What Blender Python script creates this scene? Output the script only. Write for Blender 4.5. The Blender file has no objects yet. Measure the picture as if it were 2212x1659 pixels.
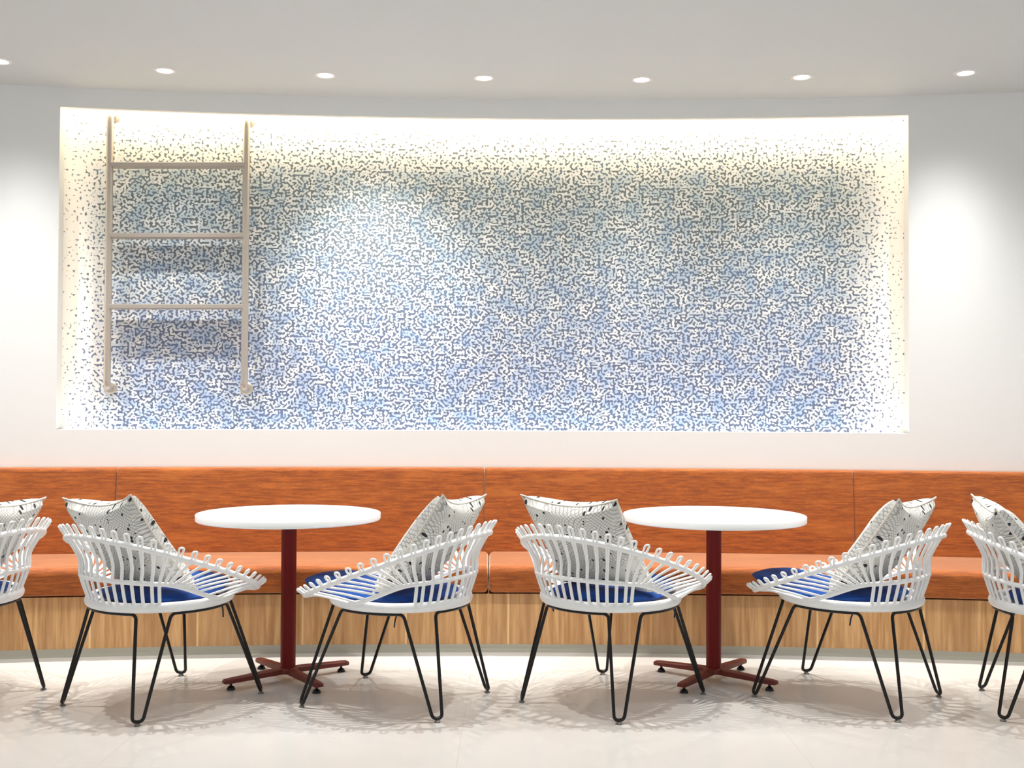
import bpy, bmesh, math, random
from mathutils import Vector, Matrix
R_ = math.radians
S = bpy.context.scene
COL = S.collection

# ------------------------------------------------------------------ camera
CAM_H, FPX, PITCH, ROLL = 1.209, 2386.8, 0.020, 0.0049
cam_d = bpy.data.cameras.new('camera')
cam = bpy.data.objects.new('camera', cam_d); COL.objects.link(cam)
cam_d.sensor_fit = 'HORIZONTAL'; cam_d.sensor_width = 36.0
cam_d.lens = 36.0 * FPX / 2212.0
cam_d.clip_end = 100
cam.matrix_world = (Matrix.Translation((0, 0, CAM_H)) @ Matrix.Rotation(math.pi/2 + PITCH, 4, 'X')
                    @ Matrix.Rotation(ROLL, 4, 'Z'))
S.camera = cam
S.view_settings.view_transform = 'Standard'
S.view_settings.look = 'None'
S.view_settings.gamma = 1
S.view_settings.use_curve_mapping = False
S.view_settings.exposure = 0.0

# ------------------------------------------------------------------ world (bright open room around the seating)
WORLD = 0.72
w = bpy.data.worlds.new('room_light'); S.world = w; w.use_nodes = True
w.node_tree.nodes['Background'].inputs[0].default_value = (0.985, 0.99, 1.0, 1)
w.node_tree.nodes['Background'].inputs[1].default_value = WORLD

# ------------------------------------------------------------------ curved wall geometry
WX0, WD, WR = 0.176, 6.071, 17.37
WYC = WD - WR
CEIL, NZ1, NZ0 = 2.903, 2.797, 1.0725
def arc(a, d, z=0.0):
    """point at angle a, at distance d in front of the curved wall face"""
    r = WR - d
    return Vector((WX0 + r*math.sin(a), WYC + r*math.cos(a), z))
def ang(px, d):
    """angle on the wall for an X/Y direction (px in the 2212 frame)"""
    t = (px - 1106.0) / FPX
    r = WR - d; a = 0.0
    for _ in range(30):
        y = WYC + r*math.cos(a); a = math.asin((t*y - WX0)/r)
    return a

# ------------------------------------------------------------------ materials
def srgb(r, g, b):
    f = lambda c: (c/255/12.92) if c/255 <= .04045 else ((c/255+.055)/1.055)**2.4
    return (f(r), f(g), f(b), 1)
class NT:
    def __init__(s, name):
        s.m = bpy.data.materials.new(name); s.m.use_nodes = True
        s.t = s.m.node_tree; s.b = s.t.nodes['Principled BSDF']
    def n(s, typ, **kw):
        nd = s.t.nodes.new(typ)
        for k, v in kw.items(): setattr(nd, k, v)
        return nd
    def l(s, a, b): s.t.links.new(a, b)
    def put(s, sock, v):
        if hasattr(v, 'is_output'): s.l(v, sock)
        else: sock.default_value = v
    def math(s, op, a, b=0.0, c=None, clamp=False):
        nd = s.n('ShaderNodeMath', operation=op); nd.use_clamp = clamp
        s.put(nd.inputs[0], a); s.put(nd.inputs[1], b)
        if c is not None: s.put(nd.inputs[2], c)
        return nd.outputs[0]
    def vec(s, x, y, z=0.0):
        nd = s.n('ShaderNodeCombineXYZ')
        s.put(nd.inputs[0], x); s.put(nd.inputs[1], y); s.put(nd.inputs[2], z)
        return nd.outputs[0]
    def uv(s, kind='UV'):
        tc = s.n('ShaderNodeTexCoord'); sp = s.n('ShaderNodeSeparateXYZ')
        s.l(tc.outputs[kind], sp.inputs[0]); return sp.outputs[0], sp.outputs[1], sp.outputs[2]
    def noise(s, v, scale=1.0, detail=2.0, rough=.5):
        nd = s.n('ShaderNodeTexNoise'); s.l(v, nd.inputs['Vector'])
        nd.inputs['Scale'].default_value = scale; nd.inputs['Detail'].default_value = detail
        nd.inputs['Roughness'].default_value = rough
        return nd.outputs['Fac']
    def white(s, v):
        nd = s.n('ShaderNodeTexWhiteNoise', noise_dimensions='3D'); s.l(v, nd.inputs['Vector'])
        return nd.outputs['Value'], nd.outputs['Color']
    def mix(s, f, a, b):
        nd = s.n('ShaderNodeMix', data_type='RGBA')
        s.put(nd.inputs[0], f); s.put(nd.inputs[6], a); s.put(nd.inputs[7], b)
        return nd.outputs[2]
    def ramp(s, v, lo, hi):
        nd = s.n('ShaderNodeMapRange', interpolation_type='SMOOTHSTEP')
        s.put(nd.inputs[0], v); nd.inputs[1].default_value = lo; nd.inputs[2].default_value = hi
        return nd.outputs[0]
    def bump(s, h, strength, dist=.002):
        nd = s.n('ShaderNodeBump'); s.l(h, nd.inputs['Height'])
        nd.inputs['Strength'].default_value = strength; nd.inputs['Distance'].default_value = dist
        s.l(nd.outputs[0], s.b.inputs['Normal'])
def simple(name, col, rough=.5, metal=0.0, spec=.5, noise=0.0, nscale=20, **kw):
    m = NT(name)
    if noise:
        x, y, z = m.uv('Object'); f = m.noise(m.vec(x, y, z), nscale, 3)
        c2 = tuple(c*(1-noise) for c in col[:3]) + (1,)
        m.l(m.mix(f, col, c2), m.b.inputs['Base Color'])
    else: m.b.inputs['Base Color'].default_value = col
    m.b.inputs['Roughness'].default_value = rough; m.b.inputs['Metallic'].default_value = metal
    m.b.inputs['Specular IOR Level'].default_value = spec
    for k, v in kw.items(): m.b.inputs[k].default_value = v
    return m.m
M = {}
M['wall'] = simple('white_plaster', srgb(235, 238, 237), .75, noise=.02, nscale=3)
M['ceiling'] = simple('ceiling_paint', srgb(212, 221, 222), .8, noise=.015, nscale=2)
M['reveal'] = simple('reveal_paint', srgb(244, 238, 228), .7, noise=.02, nscale=3)
M['rattan'] = simple('white_rattan', srgb(249, 249, 249), .42, noise=.05, nscale=60)
M['black_metal'] = simple('black_metal', srgb(16, 14, 14), .35, .3, noise=.2, nscale=40)
M['glide'] = simple('grey_glide', srgb(120, 116, 112), .5, noise=.1)
M['maroon'] = simple('maroon_column_paint', srgb(112, 8, 4), .45, 0, .25, noise=.12, nscale=9)
M['rust'] = simple('rust_red_paint', srgb(112, 40, 26), .45, .1, noise=.15, nscale=30)
M['table'] = simple('white_laminate', srgb(246, 247, 247), .3, noise=.01)
M['trim'] = simple('downlight_trim', srgb(238, 236, 234), .4, noise=.02)
M['navy'] = None
M['steel'] = simple('brushed_steel', srgb(196, 188, 178), .36, .5, noise=.08, nscale=14)
def emis(name, col, st):
    m = NT(name); m.b.inputs['Base Color'].default_value = (0, 0, 0, 1)
    m.b.inputs['Emission Color'].default_value = col; m.b.inputs['Emission Strength'].default_value = st
    return m.m
M['led'] = emis('warm_led', (1.0, .80, .50, 1), 34)
M['led_side'] = emis('warm_led_side', (1.0, .78, .52, 1), 9)
M['lens'] = emis('downlight_lens', (1.0, .97, .92, 1), 3.5)

def mk_floor():
    m = NT('polished_floor_tile'); x, y, z = m.uv('Object')
    n1 = m.noise(m.vec(x, y, 0), .55, 2)
    c = m.mix(m.ramp(n1, .35, .65), srgb(210, 210, 207), srgb(205, 201, 195))
    n2 = m.noise(m.vec(x, y, 0), 60, 3)
    c = m.mix(m.math('MULTIPLY', n2, .06), c, srgb(170, 160, 150))
    def joint(u, off):
        t = m.math('ADD', u, off); t = m.math('DIVIDE', t, 1.2); t = m.math('FRACT', t)
        t = m.math('SUBTRACT', t, .5); t = m.math('ABSOLUTE', t)
        return m.math('GREATER_THAN', t, .4985)
    j = m.math('MAXIMUM', joint(x, 10.98), joint(y, 10.7))
    c = m.mix(m.math('MULTIPLY', j, .16), c, srgb(140, 135, 130))
    m.l(c, m.b.inputs['Base Color'])
    m.b.inputs['Roughness'].default_value = .22; m.b.inputs['Specular IOR Level'].default_value = .45
    return m.m
M['floor'] = mk_floor()

def mk_fabric():
    m = NT('rust_orange_weave'); u, v, _ = m.uv()
    n1 = m.noise(m.vec(m.math('MULTIPLY', u, 9), m.math('MULTIPLY', v, 95)), 1, 4, .65)
    n2 = m.noise(m.vec(m.math('MULTIPLY', u, 45), m.math('MULTIPLY', v, 420)), 1, 2)
    n3 = m.noise(m.vec(m.math('MULTIPLY', u, 2.2), m.math('MULTIPLY', v, 14)), 1, 2)
    c = m.mix(m.ramp(n1, .28, .74), srgb(128, 62, 15), srgb(186, 100, 30))
    c = m.mix(m.math('MULTIPLY', m.ramp(n2, .35, .7), .45), c, srgb(122, 58, 14))
    c = m.mix(m.math('MULTIPLY', m.ramp(n3, .5, .75), .35), c, srgb(206, 122, 50))
    m.l(c, m.b.inputs['Base Color'])
    m.b.inputs['Roughness'].default_value = .8; m.b.inputs['Sheen Weight'].default_value = .95; m.b.inputs['Sheen Roughness'].default_value = .35
    m.b.inputs['Sheen Tint'].default_value = (1, .80, .60, 1)
    m.bump(n2, .35, .001)
    return m.m
M['fabric'] = mk_fabric()
def mk_wood():
    m = NT('pale_oak_laminate'); u, v, _ = m.uv()
    n1 = m.noise(m.vec(m.math('MULTIPLY', u, 42), m.math('MULTIPLY', v, 2.5)), 1, 4, .6)
    n2 = m.noise(m.vec(m.math('MULTIPLY', u, 9), m.math('MULTIPLY', v, .8)), 1, 2)
    c = m.mix(m.ramp(n1, .3, .7), srgb(172, 124, 74), srgb(212, 168, 116))
    c = m.mix(m.math('MULTIPLY', m.ramp(n2, .4, .7), .5), c, srgb(160, 118, 78))
    t = m.math('FRACT', m.math('DIVIDE', m.math('ADD', u, 50.12), .52))
    pale = m.math('LESS_THAN', t, .018)
    c = m.mix(m.math('MULTIPLY', pale, .75), c, srgb(232, 196, 140))
    m.l(c, m.b.inputs['Base Color']); m.b.inputs['Roughness'].default_value = .45
    return m.m
M['wood'] = mk_wood()
M['kick'] = simple('pale_metal_kick', srgb(186, 184, 170), .35, .25, noise=.06, nscale=4)

UL = -2.40; UR = 2.30     # arc-length limits of the mosaic, filled in below
def mk_mosaic(ul, ur):
    m = NT('blue_white_mosaic'); u, v, _ = m.uv()
    g = .0031                                                # chip size of the mosaic
    cu = m.math('FLOOR', m.math('DIVIDE', u, g)); cv = m.math('FLOOR', m.math('DIVIDE', v, g))
    cell = m.vec(m.math('MULTIPLY', cu, g), m.math('MULTIPLY', cv, g), 0)
    worm = m.noise(cell, 70, 0.0, .5)                        # runs of dark chips
    low = m.noise(m.vec(u, v, 0), 1.6, 3)
    patch = m.noise(m.vec(u, v, 5), 11, 3, .6)
    # the design thins out to plain white towards the sides and the top
    el = m.ramp(u, ul+.02, ul+.42); er = m.ramp(m.math('MULTIPLY', u, -1), -ur+.03, -ur+.40)
    et = m.ramp(m.math('MULTIPLY', v, -1), -NZ1+.02, -NZ1+.42)
    s3 = m.math('MULTIPLY', el, er)
    e = m.math('MULTIPLY', s3, et)
    e_ = m.math('POWER', e, .45)
    th = m.math('SUBTRACT', .735, m.math('MULTIPLY', e_, .222))
    th = m.math('SUBTRACT', th, m.math('MULTIPLY', m.math('SUBTRACT', low, .5), .06))
    dark = m.ramp(m.math('SUBTRACT', worm, th), -.012, .022)
    down = m.ramp(m.math('MULTIPLY', v, -1), -2.45, -1.25)   # 0 top .. 1 bottom
    slate = m.mix(down, srgb(112, 122, 124), srgb(108, 118, 146))
    slate = m.mix(m.math('MULTIPLY', m.ramp(patch, .45, .7), .45), slate, srgb(108, 138, 190))
    blue = m.mix(down, srgb(190, 208, 212), srgb(184, 203, 232))
    bf = m.math('MULTIPLY', m.math('MULTIPLY', s3, m.ramp(et, .3, 1)), m.ramp(patch, .30, .66))
    c = m.mix(bf, srgb(246, 247, 245), blue)
    c = m.mix(dark, c, slate)
    m.l(c, m.b.inputs['Base Color'])
    m.b.inputs['Roughness'].default_value = .38
    return m.m

def mk_pillow():
    m = NT('dotted_net_fabric'); u, v, _ = m.uv()
    n = m.noise(m.vec(u, v, 0), 2.5, 2); n_ = m.math('MULTIPLY', m.math('SUBTRACT', n, .5), .35)
    uu = m.math('ADD', u, n_); vv = m.math('SUBTRACT', v, n_)
    def line(t, k, wd):
        f = m.math('FRACT', m.math('MULTIPLY', t, k)); f = m.math('ABSOLUTE', m.math('SUBTRACT', f, .5))
        return m.math('LESS_THAN', f, wd)
    net = m.math('MAXIMUM', line(m.math('ADD', uu, vv), 25, .13), line(m.math('SUBTRACT', uu, vv), 25, .13))
    patch = m.ramp(m.noise(m.vec(u, v, 3), 4, 2), .30, .52)
    c = m.mix(m.math('MULTIPLY', m.math('MULTIPLY', net, patch), .6), srgb(222, 221, 216), srgb(112, 112, 106))
    vor = m.n('ShaderNodeTexVoronoi', feature='F1'); m.l(m.vec(u, v, 0), vor.inputs['Vector'])
    vor.inputs['Scale'].default_value = 16
    dot = m.math('LESS_THAN', vor.outputs['Distance'], .25)
    sp = m.n('ShaderNodeSeparateColor'); m.l(vor.outputs['Color'], sp.inputs[0])
    dot = m.math('MULTIPLY', dot, m.math('GREATER_THAN', sp.outputs[0], .35))
    c = m.mix(dot, c, srgb(38, 38, 40))
    m.l(c, m.b.inputs['Base Color']); m.b.inputs['Roughness'].default_value = .9
    return m.m
M['pillow'] = mk_pillow()
M['piping'] = simple('cream_piping', srgb(226, 218, 208), .85, noise=.05)
def mk_blue():
    m = NT('royal_blue_canvas'); x, y, z = m.uv('Object')
    n = m.noise(m.vec(x, y, z), 9, 3); n2 = m.noise(m.vec(x, y, z), 260, 2)
    c = m.mix(m.ramp(n, .3, .7), srgb(10, 42, 112), srgb(22, 76, 156))
    c = m.mix(m.math('MULTIPLY', n2, .2), c, srgb(20, 40, 90))
    m.l(c, m.b.inputs['Base Color']); m.b.inputs['Roughness'].default_value = .8
    m.b.inputs['Sheen Weight'].default_value = .05; m.b.inputs['Specular IOR Level'].default_value = .2
    return m.m
M['blue'] = mk_blue()
M['tie'] = simple('dark_navy_tie', srgb(24, 28, 50), .8, noise=.1)

# ------------------------------------------------------------------ helpers
def tag(o, label=None, cat=None, group=None, kind=None):
    if label: o['label'] = label
    if cat: o['category'] = cat
    if group: o['group'] = group
    if kind: o['kind'] = kind
    return o
def obj(name, bm, mat, parent=None, smooth=True):
    me = bpy.data.meshes.new(name); bm.normal_update(); bm.to_mesh(me); bm.free()
    me.materials.append(mat)
    if smooth:
        me.polygons.foreach_set('use_smooth', [True]*len(me.polygons))
        me.set_sharp_from_angle(angle=R_(38))
    o = bpy.data.objects.new(name, me); COL.objects.link(o)
    if parent: o.parent = parent
    return o
def empty(name, loc, rz=0.0):
    o = bpy.data.objects.new(name, None); COL.objects.link(o)
    o.location = loc; o.rotation_euler = (0, 0, rz); o.empty_display_size = .1
    return o
def copy_tree(o, parent=None):
    c = o.copy(); COL.objects.link(c)
    if parent: c.parent = parent
    for ch in o.children: copy_tree(ch, c)
    return c
def bridge(bm, a, b, closed=True):
    n = len(a)
    for i in range(n if closed else n-1):
        j = (i+1) % n
        bm.faces.new((a[i], a[j], b[j], b[i]))
def lathe(bm, prof, c=(0, 0, 0), n=32, cap=True, axis=None):
    """prof: list of (r, z)"""
    rings = []
    mat = Matrix.Translation(c)
    if axis is not None: mat = mat @ axis
    for r, z in prof:
        rings.append([bm.verts.new(mat @ Vector((r*math.cos(2*math.pi*i/n), r*math.sin(2*math.pi*i/n), z))) for i in range(n)])
    for a, b in zip(rings, rings[1:]): bridge(bm, a, b)
    if cap:
        if prof[0][0] > 1e-5: bm.faces.new(rings[0][::-1])
        if prof[-1][0] > 1e-5: bm.faces.new(rings[-1])
def tube(bm, pts, r, n=8, closed=False, rz=None):
    """tube through pts; r float or list; rz: vertical radius (flattened section)"""
    pts = [Vector(p) for p in pts]; N = len(pts)
    rings = []; up = None
    for i, p in enumerate(pts):
        if closed: t = pts[(i+1) % N] - pts[i-1]
        else: t = pts[min(i+1, N-1)] - pts[max(i-1, 0)]
        t.normalize()
        if up is None:
            up = Vector((0, 0, 1)) if abs(t.z) < .9 else Vector((1, 0, 0))
        if rz is not None: up = Vector((0, 0, 1))
        s = t.cross(up).normalized(); up2 = s.cross(t).normalized()
        if rz is None: up = up2
        rr = r[i] if isinstance(r, (list, tuple)) else r
        rv = rz if rz is not None else rr
        rings.append([bm.verts.new(p + s*rr*math.cos(2*math.pi*k/n) + up2*rv*math.sin(2*math.pi*k/n)) for k in range(n)])
    for a, b in zip(rings, rings[1:]): bridge(bm, a, b)
    if closed: bridge(bm, rings[-1], rings[0])
    else:
        bm.faces.new(rings[0][::-1]); bm.faces.new(rings[-1])
def smooth_path(pts, sub=6):
    """Catmull-Rom"""
    pts = [Vector(p) for p in pts]; out = []
    for i in range(len(pts)-1):
        p0 = pts[max(i-1, 0)]; p1 = pts[i]; p2 = pts[i+1]; p3 = pts[min(i+2, len(pts)-1)]
        for k in range(sub):
            t = k/sub
            out.append(.5*((2*p1) + (p2-p0)*t + (2*p0-5*p1+4*p2-p3)*t*t + (3*p1-p0-3*p2+p3)*t**3))
    out.append(pts[-1]); return out
def fillet(pts, rad, seg=5):
    """round the inner corners of a polyline"""
    pts = [Vector(p) for p in pts]; out = [pts[0]]
    for i in range(1, len(pts)-1):
        a = (pts[i-1]-pts[i]); b = (pts[i+1]-pts[i])
        rr = rad if not isinstance(rad, (list, tuple)) else rad[i-1]
        ra = min(rr, a.length*.48, b.length*.48)
        pa = pts[i] + a.normalized()*ra; pb = pts[i] + b.normalized()*ra
        for k in range(seg+1):
            t = k/seg
            out.append(pa*(1-t)**2 + pts[i]*2*t*(1-t) + pb*t*t)
    out.append(pts[-1]); return out
def round_poly(pts, rads, seg=5):
    """closed 2-D polygon with rounded corners"""
    n = len(pts); out = []
    for i in range(n):
        p = Vector(pts[i]); a = Vector(pts[i-1]) - p; b = Vector(pts[(i+1) % n]) - p
        r = rads[i]
        if r <= 0: out.append(p); continue
        pa = p + a.normalized()*r; pb = p + b.normalized()*r
        for k in range(seg+1):
            t = k/seg; out.append(pa*(1-t)**2 + p*2*t*(1-t) + pb*t*t)
    return out
def arc_slab(name, prof, a0, a1, mat, parent=None, step=.012, bev=0.0, caps=True, smooth=True):
    """extrude a closed (d, z) outline along the curve of the wall; uv in metres"""
    n = max(2, int(abs(a1-a0)/step)+1)
    me_u = []; bm = bmesh.new(); uvl = bm.loops.layers.uv.new('UVMap')
    per = [0.0]
    for i in range(len(prof)):
        p = Vector(prof[i]); q = Vector(prof[(i+1) % len(prof)]); per.append(per[-1] + (q-p).length)
    k = len(prof)
    inset = [(0.0, 0.0)]
    angs = [a0 + (a1-a0)*i/n for i in range(n+1)]
    cen = Vector((sum(p[0] for p in prof)/k, sum(p[1] for p in prof)/k))
    rings = []
    def ring(a, sh):
        vs = []
        for p in prof:
            p = Vector(p)
            if sh > 0:
                dlt = p - cen
                p = p - Vector((math.copysign(min(sh, abs(dlt.x)), dlt.x), math.copysign(min(sh, abs(dlt.y)), dlt.y)))
            vs.append(bm.verts.new(arc(a, p[0], p[1])))
        return vs
    lst = []
    if bev > 0:
        da = bev/WR
        for t in (0, .3, .65): 
            lst.append((a0 + da*(1-math.cos(t*math.pi/2)), bev*(1-math.sin(t*math.pi/2))))
        lst += [(a, 0) for a in [a0+da] + angs[1:-1] + [a1-da]]
        for t in (.65, .3, 0):
            lst.append((a1 - da*(1-math.cos(t*math.pi/2)), bev*(1-math.sin(t*math.pi/2))))
    else: lst = [(a, 0) for a in angs]
    for a, sh in lst: rings.append((a, ring(a, sh)))
    for (aa, ra), (ab, rb) in zip(rings, rings[1:]):
        for i in range(k):
            j = (i+1) % k
            f = bm.faces.new((ra[i], ra[j], rb[j], rb[i]))
            us = (aa*WR, aa*WR, ab*WR, ab*WR); vs = (per[i], per[i+1], per[i+1], per[i])
            for lp, uu, vv in zip(f.loops, us, vs): lp[uvl].uv = (uu, vv)
    if caps:
        f = bm.faces.new(rings[0][1][::-1]); g = bm.faces.new(rings[-1][1])
        for ff in (f, g):
            for lp in ff.loops:
                lp[uvl].uv = (a0*WR + lp.vert.co.y, lp.vert.co.z)
    bmesh.ops.recalc_face_normals(bm, faces=bm.faces)
    return obj(name, bm, mat, parent, smooth)

# ------------------------------------------------------------------ setting
def box(bm, x0, x1, y0, y1, z0, z1):
    v = [bm.verts.new((x, y, z)) for x in (x0, x1) for y in (y0, y1) for z in (z0, z1)]
    for f in ((0, 1, 3, 2), (4, 6, 7, 5), (0, 4, 5, 1), (2, 3, 7, 6), (0, 2, 6, 4), (1, 5, 7, 3)):
        bm.faces.new([v[i] for i in f])
bm = bmesh.new(); box(bm, -6.2, 6.4, -3.5, 6.9, -.1, 0)
tag(obj('floor', bm, M['floor'], smooth=False), kind='structure')
bm = bmesh.new(); box(bm, -6.2, 6.4, -3.5, 6.9, CEIL, CEIL+.1)
tag(obj('ceiling', bm, M['ceiling'], smooth=False), kind='structure')

A0, A1 = -.30, .30                                   # wall ends
AL = ang(122, 0); AR = ang(1964, 0)                  # niche opening
ND = .155                                             # niche depth
TH = .03                                             # lip thickness
SO = .012                                             # side offset behind the lip
wall = None
def wall_grid():
    bm = bmesh.new()
    cols = []
    n = 24
    def face(a, b, z0, z1, d0=0.0, steps=None):
        k = max(1, int((b-a)/.012))
        prev = None
        for i in range(k+1):
            t = a + (b-a)*i/k
            cur = (bm.verts.new(arc(t, d0, z0)), bm.verts.new(arc(t, d0, z1)))
            if prev: bm.faces.new((prev[0], cur[0], cur[1], prev[1]))
            prev = cur
    def strip(a, b, z0, d0, z1, d1):
        k = max(1, int((b-a)/.012)); prev = None
        for i in range(k+1):
            t = a + (b-a)*i/k
            cur = (bm.verts.new(arc(t, d0, z0)), bm.verts.new(arc(t, d1, z1)))
            if prev: bm.faces.new((prev[0], cur[0], cur[1], prev[1]))
            prev = cur
    # front face around the opening
    face(A0, AL, 0, CEIL); face(AR, A1, 0, CEIL)
    face(AL, AR, 0, NZ0); face(AL, AR, NZ1, CEIL)
    # sill and top lip
    strip(AL, AR, NZ0, 0, NZ0, -ND-.02)
    strip(AL, AR, NZ1, 0, NZ1, -TH); strip(AL, AR, NZ1, -TH, NZ1+.055, -TH)
    strip(AL, AR, NZ1+.055, -TH, NZ1+.055, -ND-.02)
    # sides
    for a, s in ((AL, -1), (AR, 1)):
        ao = a + s*SO/WR
        for (p, q) in (((a, 0), (a, -.008)), ((a, -.008), (ao, -.008)), ((ao, -.008), (ao, -ND-.02))):
            v = [bm.verts.new(arc(p[0], p[1], NZ0)), bm.verts.new(arc(q[0], q[1], NZ0)),
                 bm.verts.new(arc(q[0], q[1], NZ1+.055)), bm.verts.new(arc(p[0], p[1], NZ1+.055))]
            bm.faces.new(v)
    # solid body behind
    face(A0, A1, 0, CEIL, -.30)
    for a in (A0, A1):
        bm.faces.new([bm.verts.new(arc(a, d, z)) for d, z in ((0, 0), (-.30, 0), (-.30, CEIL), (0, CEIL))])
    bmesh.ops.remove_doubles(bm, verts=bm.verts, dist=1e-5)
    return bm
wall = tag(obj('wall_back', wall_grid(), M['wall']), kind='structure')

# mosaic panel on the back of the niche
M['mosaic'] = mk_mosaic((AL)*WR, (AR)*WR)
bm = bmesh.new(); uvl = bm.loops.layers.uv.new('UVMap')
k = 40; aL = AL - SO/WR; aR = AR + SO/WR
fr = []; bk = []
for i in range(k+1):
    t = aL + (aR-aL)*i/k
    fr.append((bm.verts.new(arc(t, -ND, NZ0)), bm.verts.new(arc(t, -ND, NZ1+.05)), t))
    bk.append((bm.verts.new(arc(t, -ND-.018, NZ0)), bm.verts.new(arc(t, -ND-.018, NZ1+.05)), t))
for i in range(k):
    for q, fl in ((fr, 0), (bk, 1)):
        vs = [q[i][0], q[i+1][0], q[i+1][1], q[i][1]]
        f = bm.faces.new(vs if not fl else vs[::-1])
    bm.faces.new((fr[i][1], fr[i+1][1], bk[i+1][1], bk[i][1])); bm.faces.new((fr[i+1][0], fr[i][0], bk[i][0], bk[i+1][0]))
for i in (0, k): bm.faces.new((fr[i][0], fr[i][1], bk[i][1], bk[i][0]))
for f in bm.faces:
    for lp in f.loops:
        co = lp.vert.co; lp[uvl].uv = (math.asin((co.x-WX0)/(Vector((co.x-WX0, co.y-WYC)).length))*WR, co.z)
tag(obj('mosaic_panel', bm, M['mosaic']), 'long recessed mosaic panel of scattered blue and slate dots on white, glowing at its rim', 'mosaic panel')

# LED strips hidden behind the rim of the niche
top_led = arc_slab('strip_light', [(-TH-.004, NZ1+.040), (-TH-.024, NZ1+.040), (-TH-.024, NZ1+.052), (-TH-.004, NZ1+.052)],
                   AL+.002, AR-.002, M['led'], smooth=False)
tag(top_led, 'warm light strip tucked behind the top edge of the mosaic niche', 'strip light', 'niche strip lights')
for a, s, side in ((AL, -1, 'left'), (AR, 1, 'right')):
    ao = a + s*(SO-.001)/WR; ai = a + s*(SO-.006)/WR
    bm = bmesh.new(); q = []
    for aa in (ai, ao):
        for d in (-.010, -.026):
            for z in (NZ0+.03, NZ1-.03): q.append(bm.verts.new(arc(aa, d, z)))
    for f in ((0, 1, 3, 2), (4, 6, 7, 5), (0, 4, 5, 1), (2, 3, 7, 6), (0, 2, 6, 4), (1, 5, 7, 3)):
        bm.faces.new([q[i] for i in f])
    bmesh.ops.recalc_face_normals(bm, faces=bm.faces)
    tag(obj('strip_light', bm, M['led_side'], smooth=False),
        'warm light strip tucked behind the %s edge of the mosaic niche' % side, 'strip light', 'niche strip lights')

# ------------------------------------------------------------------ downlights
LIGHT_PX = [(-2.54, 5.432), (-1.768, 5.57), (-.965, 5.636), (-.153, 5.67), (.663, 5.685), (1.477, 5.628), (2.282, 5.544)]
LIGHT_LB = ['cut off by the left edge', 'above the steel ladder, second from the left',
            'next to the right of the ladder', 'the middle one of the seven',
            'third from the right', 'second from the right',
            'rightmost, above plain wall']
def make_downlight():
    r = empty('ceiling_downlight', (0, 0, 0))
    bm = bmesh.new(); lathe(bm, [(.041, 0), (.041, -.004), (.049, -.006), (.055, -.003), (.056, 0)], n=40, cap=False)
    obj('trim_ring', bm, M['trim'], r)
    bm = bmesh.new(); lathe(bm, [(.0, -.0015), (.0405, -.0015), (.0405, -.0005), (0, -.0005)], n=32, cap=False)
    bmesh.ops.remove_doubles(bm, verts=bm.verts, dist=1e-6)
    obj('lens', bm, M['lens'], r)
    return r
dl = make_downlight()
def spot(name, loc, energy, size, blend, col, rad, target=None, power=0):
    d = bpy.data.lights.new(name, 'SPOT'); d.energy = energy; d.spot_size = R_(size); d.spot_blend = blend
    d.color = col; d.shadow_soft_size = rad
    if power:      # reflector lamp: brightest straight down, falling off softly to the side
        d.use_nodes = True; t = d.node_tree; em = t.nodes['Emission']
        tc = t.nodes.new('ShaderNodeTexCoord'); sp = t.nodes.new('ShaderNodeSeparateXYZ'); t.links.new(tc.outputs['Normal'], sp.inputs[0])
        ab = t.nodes.new('ShaderNodeMath'); ab.operation = 'ABSOLUTE'; t.links.new(sp.outputs[2], ab.inputs[0])
        pw = t.nodes.new('ShaderNodeMath'); pw.operation = 'POWER'; t.links.new(ab.outputs[0], pw.inputs[0]); pw.inputs[1].default_value = power
        t.links.new(pw.outputs[0], em.inputs['Strength'])
    o = bpy.data.objects.new(name, d); COL.objects.link(o); o.location = loc
    if target is not None:
        o.rotation_euler = (Vector(target)-Vector(loc)).to_track_quat('-Z', 'Y').to_euler()
    return o
ROW = 200; BEAM = 11
for i, (x, y) in enumerate(LIGHT_PX):
    o = dl if i == 0 else copy_tree(dl)
    o.location = (x, y, CEIL)
    tag(o, 'round recessed white ceiling downlight, ' + LIGHT_LB[i], 'ceiling light', 'row of downlights along the curved wall')
    spot('downlight_or_fill_beam', (x, y, CEIL-.02), ROW, 150, .6, (1, .97, .93), .022, power=BEAM)
# the row goes on beyond the frame
for a in (-.205, .185): spot('downlight_or_fill_beam', arc(a, .40, CEIL-.02), ROW, 150, .6, (1, .97, .93), .022, power=BEAM)
# the next row of downlights, above the chairs and just out of the picture overhead
for x in (-2.38, -1.43, -.48, .44, 1.42, 2.38):
    spot('downlight_or_fill_beam', (x, 4.46, CEIL-.02), 145, 140, .6, (1, .975, .94), .014, power=7)
# unseen spot added overhead to make the bright patch on the mosaic
spot('mosaic_patch_spot', (-.85, 4.1, CEIL-.05), 150, 33, 1.0, (.93, .97, 1), .05, (-.74, 6.2, 1.87))
for x in (-3.2, -1.6, 0, 1.6, 3.2):  # unseen overhead fill spots, added to brighten the front floor and chair backs
    spot('downlight_or_fill_beam', (x, 2.3, CEIL-.02), 16, 120, .8, (1, .98, .95), .10)
    spot('downlight_or_fill_beam', (x, .3, CEIL-.02), 20, 120, .8, (1, .98, .95), .05)

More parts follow.
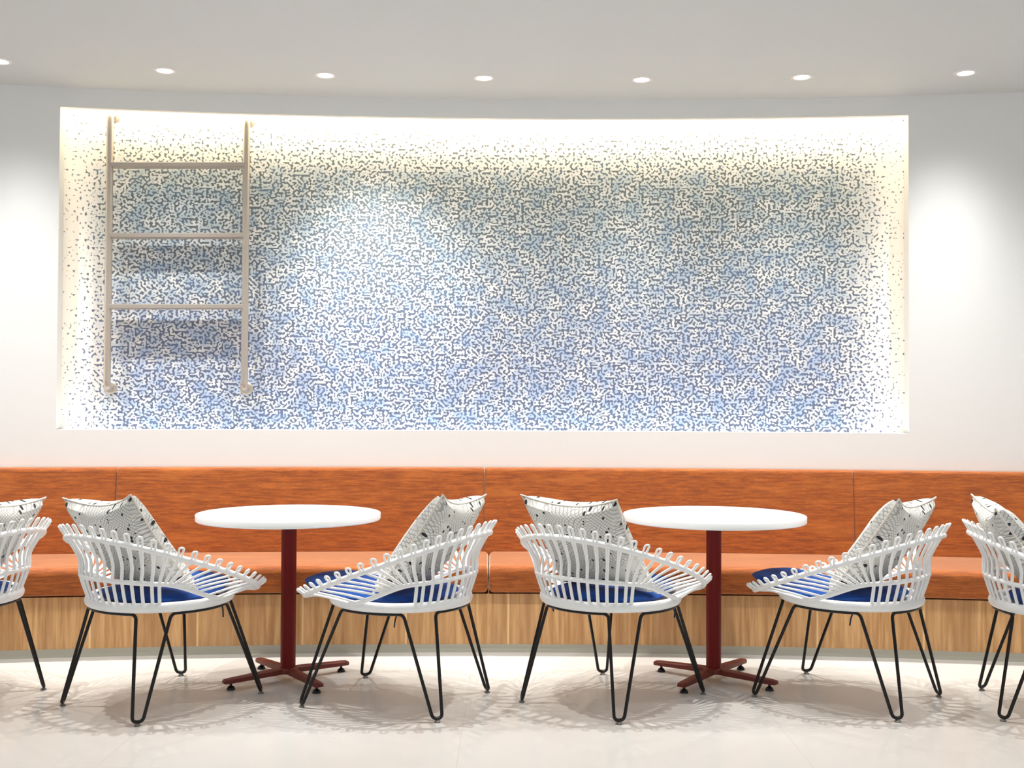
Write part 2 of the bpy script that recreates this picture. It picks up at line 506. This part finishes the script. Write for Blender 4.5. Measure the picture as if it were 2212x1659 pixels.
# ------------------------------------------------------------------ pool ladder
def px_at(x, d):     # X/Y for image column x at wall offset d
    a = ang(x, d); return a
lad = empty('pool_ladder', arc(ang(380, -.055), -.055, 1.29))
lx = arc(ang(380, -.055), -.055, 1.29)
def lpt(a, d, z): return arc(a, d, z) - lx
RD = -.066           # rail distance (in front of the mosaic by ND-.052)
aL_, aR_ = ang(231, RD), ang(527.5, RD)
for a in (aL_, aR_):
    bm = bmesh.new()
    path = fillet([lpt(a, -ND+.003, 1.300), lpt(a, RD, 1.300), lpt(a, RD, 2.795), lpt(a, -ND+.003, 2.795)], .052, 8)
    tube(bm, path, .0195, 14)
    rail = obj('rail', bm, M['steel'], lad)
    for z in (1.300, 2.795):
        bm = bmesh.new()
        p = lpt(a, -ND+.002, z); nrm = (lpt(a, 0, z)-p).normalized()
        rot = nrm.to_track_quat('Z', 'Y').to_matrix().to_4x4()
        lathe(bm, [(.036, 0), (.036, .006), (.030, .012), (.0205, .014)], p, 24, True, rot)
        obj('flange', bm, M['steel'], rail)
for yz in (353.5, 507.5, 661.5):
    zz = []
    for a, xx in ((aL_, 231), (aR_, 527.5)):
        D = arc(a, RD).y
        zz.append(CAM_H + (829.5 + FPX*PITCH + ROLL*(xx-1106) - yz) * D / FPX)
    bm = bmesh.new()
    k = 6; rings = []
    for i in range(k+1):
        t = aL_ + (aR_-aL_)*i/k
        ring = []; z = zz[0] + (zz[1]-zz[0])*i/k
        for dd, dz in ((.018, .009), (.018, -.010), (.014, -.013), (-.050, -.013), (-.054, -.010), (-.054, .009), (-.050, .012), (.014, .012)):
            ring.append(bm.verts.new(lpt(t, RD+dd, z+dz)))
        rings.append(ring)
    for p, q in zip(rings, rings[1:]): bridge(bm, p, q)
    bm.faces.new(rings[0][::-1]); bm.faces.new(rings[-1])
    bmesh.ops.recalc_face_normals(bm, faces=bm.faces)
    obj('tread', bm, M['steel'], lad)
tag(lad, 'brushed steel pool ladder with three treads fixed at the left of the mosaic', 'ladder')

# ------------------------------------------------------------------ banquette
cuts_b = [A0+.055, ang(254, .10), ang(1047, .10), ang(1843, .10), A1-.055]
cuts_s = [cuts_b[0]] + [a+.0016 for a in cuts_b[1:4]] + [cuts_b[4]]
gap = .0006/WR
bl = ['rust orange banquette section at the far left, mostly cropped by the left edge',
      'rust orange banquette section behind the left white table',
      'rust orange banquette section behind the right white table',
      'rust orange banquette section at the far right, behind the rightmost chairs']
back_prof = round_poly([(.004, .405), (.150, .405), (.150, .428), (.100, .8755), (.004, .8755)], [0, 0, .012, .022, .006], 5)
seat_prof = round_poly([(.152, .296), (.655, .296), (.668, .430), (.152, .433)], [.006, .022, .05, .006], 7)
base_prof = [(.16, .0425), (.628, .0425), (.628, .288), (.16, .288)]
kick_prof = [(.16, .0), (.620, .0), (.620, .042), (.16, .042)]
for i in range(4):
    mid = (cuts_b[i]+cuts_b[i+1])/2
    # keep world-space meshes: the empty sits at the origin of the bench's base, children are shifted back
    o = empty('banquette_bench', arc(mid, .62, 0))
    sh = Matrix.Translation(-o.location)
    ps = [arc_slab('backrest', back_prof, cuts_b[i]+gap, cuts_b[i+1]-gap, M['fabric'], o, bev=.012),
          arc_slab('bench_cushion', seat_prof, cuts_s[i]+gap*4, cuts_s[i+1]-gap*4, M['fabric'], o, bev=.022),
          arc_slab('base_panel', base_prof, cuts_s[i], cuts_s[i+1], M['wood'], o, smooth=False),
          arc_slab('kickboard', kick_prof, cuts_s[i], cuts_s[i+1], M['kick'], o, smooth=False)]
    for p in ps: p.data.transform(sh)
    tag(ps[2], 'pale oak laminate front'); tag(ps[3], 'pale grey metal kickboard')
    tag(o, bl[i], 'bench', 'curved banquette sections')

# ------------------------------------------------------------------ tables
TH_ = .7351
def make_table():
    t = empty('pedestal_table', (0, 0, 0))
    bm = bmesh.new(); lathe(bm, [(.385, -.030), (.397, -.0295), (.4, -.026), (.4, -.003), (.3985, -.0008), (.396, 0)], (0, 0, TH_), 96)
    obj('table_top', bm, M['table'], t)
    bm = bmesh.new(); lathe(bm, [(.033, .045), (.033, TH_-.040), (.10, TH_-.036), (.10, TH_-.0305)], n=40)
    obj('column', bm, M['maroon'], t)
    base = None
    bm = bmesh.new(); lathe(bm, [(.046, .036), (.046, .052), (.040, .058), (.0335, .060)], n=32)
    base = obj('base', bm, M['rust'], t)
    for s in ARMS:
        bm = bmesh.new()
        c, sn = math.cos(s), math.sin(s)
        L = ARMLEN
        sec = []
        for r, wd, zt, zb in ((.0, .022, .058, .036), (.06, .022, .058, .034), (L-.03, .019, .048, .029), (L-.006, .017, .046, .029), (L, .012, .043, .031)):
            ring = []
            for (u, z) in ((-wd, zb), (wd, zb), (wd, zt-.004), (wd-.006, zt), (-wd+.006, zt), (-wd, zt-.004)):
                ring.append(bm.verts.new((r*c-u*sn, r*sn+u*c, z)))
            sec.append(ring)
        for p, q in zip(sec, sec[1:]): bridge(bm, p, q)
        bm.faces.new(sec[0][::-1]); bm.faces.new(sec[-1])
        bmesh.ops.recalc_face_normals(bm, faces=bm.faces)
        arm = obj('base_arm', bm, M['rust'], t)
        bm = bmesh.new()
        lathe(bm, [(.018, 0), (.018, .004), (.013, .013), (.006, .017), (.005, .030)], ((L-.035)*c, (L-.035)*sn, 0), 20)
        obj('glide', bm, M['black_metal'], arm)
    return t
ARMS = [R_(a) for a in (218, 308, 38, 128)]; ARMLEN = .30
tb = make_table()
tb.location = (-.9783, 4.878, 0)
tag(tb, 'round white pedestal table on maroon column, the left one below the ladder', 'table', 'round pedestal tables')
tb2 = copy_tree(tb); tb2.location = (.8975, 4.909, 0); tb2.rotation_euler.z = R_(14)
tag(tb2, 'round white pedestal table on maroon column, the right one, away from the ladder', 'table')

# ------------------------------------------------------------------ chairs (local +Y is the front)
NL = 50
def rim_z(f):   return .556 - .142*math.cos(f)
def ring_pt(f, kind):
    s, c = math.sin(f), math.cos(f)
    if kind == 'base':  return Vector((.278*s, -.015 + (.285 if c > 0 else .275)*c, .424))
    if kind == 'mid':
        q = min(1, max(0, (abs(math.atan2(s, c))-1.25)/.95)); q = q*q*(3-2*q)
        z = .4335 + .078*q + .020*max(0, -c)**2
        k = (0.55-c)/1.55
        return Vector(((.288+.022*max(0, k))*s, -.015 + (.290 if c > 0 else .305)*c, z))
    if kind == 'rim':   return Vector((.372*s, .008 + (.375 if c > 0 else .385)*c, rim_z(f)))
    if kind == 'tip':
        return Vector((.402*s, .008 + (.408 if c > 0 else .408)*c, rim_z(f) + .034 - .014*c))
LEG_TOP = [(-.185, -.185), (.185, -.185), (.195, .175), (-.195, .175)]
LEG_FOOT = [(-.240, -.295), (.240, -.295), (.258, .300), (-.258, .300)]
def make_chair():
    ch = empty('rattan_chair', (0, 0, 0))
    N = 64
    def ringobj(name, kind, r, rz=None, n=12):
        bm = bmesh.new()
        tube(bm, [ring_pt(2*math.pi*i/N, kind) for i in range(N)], r, n, True, rz)
        return obj(name, bm, M['rattan'], ch)
    ringobj('seat_ring', 'base', .015, .0200)
    ringobj('middle_hoop', 'mid', .0085, .0095)
    ringobj('top_rim', 'rim', .0115)
    # woven seat deck
    bm = bmesh.new()
    rings = []
    for s_, z in ((1.0, .421), (.66, .413), (.33, .410), (.02, .409)):
        rings.append([bm.verts.new(Vector((p.x*s_, (p.y+.015)*s_-.015, z))) for p in (ring_pt(2*math.pi*i/40, 'base') for i in range(40))])
    for a, b in zip(rings, rings[1:]): bridge(bm, a, b)
    bm.faces.new(rings[-1])
    low = bmesh.ops.extrude_face_region(bm, geom=bm.faces[:])
    for v in low['geom']:
        if isinstance(v, bmesh.types.BMVert): v.co.z -= .006
    bmesh.ops.recalc_face_normals(bm, faces=bm.faces)
    obj('seat_deck', bm, M['rattan'], ch)
    for i in range(NL):
        f = 2*math.pi*(i+.5)/NL
        if f > math.pi: f -= 2*math.pi
        fb = f + .60*math.sin(f)*min(1, max(0, (2.27-abs(f))/1.05))     # front spokes sweep forwards
        fb = max(-math.pi, min(math.pi, fb))
        b, m_, r, t = ring_pt(fb, 'base'), ring_pt(fb, 'mid'), ring_pt(f, 'rim'), ring_pt(f, 'tip')
        out = Vector((math.sin(f), math.cos(f), 0))
        tang = Vector((math.cos(f), -math.sin(f), 0))
        back = (1-math.cos(f))/2
        b = b + Vector((0, 0, .004))
        from_hoop = abs(fb) < 2.2 and abs(fb) > 1.15
        m_ = m_ + out*.002
        r_in = r - out*.004
        mid = (m_+r_in)/2 - out*(.022*back) - Vector((0, 0, .010*back))
        spine = smooth_path([b, m_, mid, r_in, t], 5) if not from_hoop and back > .3 else smooth_path([m_, (m_+r_in)/2 - out*.006, r_in, t], 6) if from_hoop else smooth_path([b, (b+r_in)/2+Vector((0, 0, .008)), r_in, t], 6)
        n = len(spine); L_, R__ = [], []
        hm = .0115 - .0030*back
        dirn = (spine[-1]-spine[-4]).normalized(); cen = spine[-1] - dirn*hm
        for k, p in enumerate(spine):
            if (p-cen).dot(dirn) > -.003: break
            u = k/(n-1)
            hw = .0024 + (hm-.0024)*min(1, max(0, (u-.55)/.33))**1.2
            L_.append(p - tang*hw); R__.append(p + tang*hw)
        tip = [cen - tang*hm*math.cos(a) + dirn*hm*math.sin(a) for a in [math.pi*q/8 for q in range(9)]]
        path = L_ + tip + R__[::-1]
        bm = bmesh.new(); tube(bm, path, .0046, 7)
        obj('spindle_loop', bm, M['rattan'], ch)
    # black wire frame
    zf = .3995; rr = .0068
    tops = []
    for (tx, ty), (fx, fy) in zip(LEG_TOP, LEG_FOOT):
        d = Vector((tx, ty+.01, 0)).normalized(); tg = Vector((-d.y, d.x, 0))
        tp = [Vector((tx, ty, zf)) + tg*s for s in (-.062, .062)]
        tops.append((tp[0], tp[1], tg))
    def edge(p):      # push onto the ring outline
        f = math.atan2(p.x, p.y+.015); q = ring_pt(f, 'base'); return Vector((q.x*.985, q.y*.985, zf))
    for (t0, t1, tg), (fx, fy) in zip(tops, LEG_FOOT):
        e0, e1 = edge(t0), edge(t1)
        ft = Vector((fx, fy, .012)); f0 = ft - tg*.019; f1 = ft + tg*.019
        h0 = edge(t0 - tg*.05); h1 = edge(t1 + tg*.05)
        lift = (e0 - f0).normalized()*.03
        path = fillet([h0, e0, f0+Vector((0, 0, .003)), f1+Vector((0, 0, .003)), e1, h1], [.030, .018, .018, .030], 6)
        bm = bmesh.new(); tube(bm, path, rr, 8)
        lg = obj('leg', bm, M['black_metal'], ch)
        bm = bmesh.new(); lathe(bm, [(.012, 0), (.012, .004), (.006, .008), (.005, .013)], (fx, fy, 0), 14)
        obj('foot_glide', bm, M['glide'], lg)
    for i in range(4):
        bm = bmesh.new()
        a = edge(tops[i][1] + tops[i][2]*.045); b = edge(tops[(i+1) % 4][0] - tops[(i+1) % 4][2]*.045)
        fa = math.atan2(a.x, a.y+.015); fb = math.atan2(b.x, b.y+.015)
        dlt = (fb-fa+math.pi) % (2*math.pi) - math.pi
        pts = []
        for k in range(9):
            f = fa + dlt*k/8; q = ring_pt(f, 'base'); pts.append(Vector((q.x*.985, q.y*.985, zf)))
        tube(bm, pts, rr, 8)
        obj('frame_rod', bm, M['black_metal'], ch)
    return ch

def make_cushion():
    """square seat pad with soft edges, resting on the seat deck"""
    c = bpy.data.objects.new('seat_cushion', None); bpy.data.objects.remove(c)
    bm = bmesh.new(); n = 22; top = {}; bot = {}
    W2, Y0, Y1 = .235, -.235, .225
    for i in range(n+1):
        for j in range(n+1):
            u, v = i/n*2-1, j/n*2-1
            # squircle mapping
            x = u*math.sqrt(1-v*v*.40); y = v*math.sqrt(1-u*u*.40)
            e = max(abs(u), abs(v)); h = max(0, 1-e**4)**.5
            puff = .024*h*(1 - .10*math.cos(5*u)*math.cos(4*v))
            X = x*W2; Y = (Y0+Y1)/2 + y*(Y1-Y0)/2
            top[i, j] = bm.verts.new((X, Y, .028+puff))
            bot[i, j] = top[i, j] if e >= .999 else bm.verts.new((X, Y, .028-.026*h))
    for i in range(n):
        for j in range(n):
            bm.faces.new((top[i, j], top[i+1, j], top[i+1, j+1], top[i, j+1]))
            try: bm.faces.new((bot[i, j], bot[i, j+1], bot[i+1, j+1], bot[i+1, j]))
            except ValueError: pass
    bmesh.ops.recalc_face_normals(bm, faces=bm.faces)
    return bm
def bend_cushion(me, reach):
    """stretch the front so that it climbs over the front rim (reach>0)"""
    for v in me.vertices:
        y = v.co.y
        if y > -.05 and reach > 0:
            t = (y+.05)/.275
            v.co.y = -.05 + t*(.275+reach)
            v.co.z += .050*(max(0, (t-.35)/.65)**1.3)
            v.co.z -= .012*max(0, (t-.85)/.15)
            v.co.x *= 1 - .02*t

def make_pillow(seed):
    """puffy square pillow in its own plane: x across, z up, y thickness"""
    rnd = random.Random(seed); bm = bmesh.new(); uvl = bm.loops.layers.uv.new('UVMap')
    n = 26; Hh = .24; f = {}; b = {}
    ph = rnd.random()*6
    for i in range(n+1):
        for j in range(n+1):
            u, v = i/n*2-1, j/n*2-1
            # edges drawn in between pointed corners
            px = u*(1-.13*(1-v*v)*u*u) ; pz = v*(1-.20*(1-u*u)*v*v)
            h = (max(0, 1-u*u)**.5*max(0, 1-v*v)**.5)**.62
            wr = .005*math.sin(5*u+ph)*math.sin(4*v+ph)*h
            X = px*Hh; Z = pz*Hh; Y = .074*h
            e = max(abs(u), abs(v)) >= .999
            f[i, j] = bm.verts.new((X, -Y+wr, Z))
            b[i, j] = f[i, j] if e else bm.verts.new((X, Y+wr, Z))
    par = {}
    for (i, j), vt in list(f.items()) + list(b.items()): par[vt] = (i/n, j/n)
    def setuv(fc, off):
        for lp in fc.loops: lp[uvl].uv = (par[lp.vert][0] + off, par[lp.vert][1])
    for i in range(n):
        for j in range(n):
            fc = bm.faces.new((f[i, j], f[i+1, j], f[i+1, j+1], f[i, j+1])); setuv(fc, 0)
            vs = (b[i, j], b[i, j+1], b[i+1, j+1], b[i+1, j])
            try: fc = bm.faces.new(vs); setuv(fc, 3)
            except ValueError: pass
    edge = [f[i, 0].co.copy() for i in range(n)] + [f[n, j].co.copy() for j in range(n)] + \
           [f[i, n].co.copy() for i in range(n, 0, -1)] + [f[0, j].co.copy() for j in range(n, 0, -1)]
    bmesh.ops.recalc_face_normals(bm, faces=bm.faces)
    return bm, edge

# chair poses: centre x, y, heading of the front (radians, world), fitted to the feet in the photograph
POSES = [  # x, y, heading, cushion reach, pillow roll, pillow lean, pillow y, pillow z
    (-2.325, 4.55, R_(164), .17, .10, .62, -.15, .635),
    (-1.429, 4.556, R_(55), .03, -.10, .62, -.165, .655),
    (-.462, 4.578, R_(158), .19, .09, .62, -.15, .655),
    (.420, 4.612, R_(50), .03, -.02, .62, -.165, .655),
    (1.414, 4.653, R_(141), .19, .06, .62, -.15, .65),
    (2.25, 4.46, R_(-14), .03, .05, .62, -.19, .635)]
chair = make_chair()
C_LB = ['white rattan chair cropped by the left edge of the picture',
        'white rattan chair with looped rim left of the left table, its back towards the viewer',
        'white rattan chair with looped rim right of the left table, facing left',
        'white rattan chair with looped rim left of the right table, its back towards the viewer',
        'white rattan chair with looped rim right of the right table, facing left',
        'white rattan chair cropped by the right edge of the picture']
WH = ['in the chair cropped by the left edge', 'in the chair left of the left table', 'in the chair right of the left table',
      'in the chair left of the right table', 'in the chair right of the right table', 'in the chair cropped by the right edge']
cush_me = {}
for i, (x, y, h, reach, ptilt, plean, py, pz) in enumerate(POSES):
    o = chair if i == 0 else copy_tree(chair)
    o.location = (x, y, 0); o.rotation_euler = (0, 0, h - math.pi/2)
    tag(o, C_LB[i], 'chair', 'white rattan chairs')
    # seat cushion
    cu = empty('seat_cushion', (x, y, .416), h - math.pi/2)
    bm = make_cushion(); pad = obj('pad', bm, M['blue'], cu); bend_cushion(pad.data, reach)
    for s, yy in ((-1, -.12), (1, .10)):
        bm = bmesh.new()
        px_ = s*.222
        tube(bm, smooth_path([(s*.205, yy, .024), (s*.236, yy, .012), (s*.242, yy, -.014), (s*.236, yy+.012, -.042), (s*.228, yy+.02, -.072)], 4), .0032, 6)
        obj('tie', bm, M['tie'], cu)
    tag(cu, 'royal blue seat cushion ' + WH[i], 'cushion', 'blue seat cushions')
    # pillow
    pl = empty('throw_pillow', (0, 0, 0))
    bm, edge = make_pillow(i+3)
    cov = obj('cover', bm, M['pillow'], pl)
    bm = bmesh.new(); tube(bm, edge, .0036, 6, True); obj('piping', bm, M['piping'], pl)
    rot = Matrix.Rotation(h - math.pi/2, 4, 'Z')
    # local: the top leans to the back (-y), then roll in its own plane
    loc = Vector((x, y, 0)) + rot @ Vector((0, py, pz))
    pl.matrix_world = Matrix.Translation(loc) @ rot @ Matrix.Rotation(plean, 4, 'X') @ Matrix.Rotation(ptilt, 4, 'Y')
    tag(pl, 'off white net and dot print pillow ' + WH[i], 'pillow', 'patterned throw pillows')
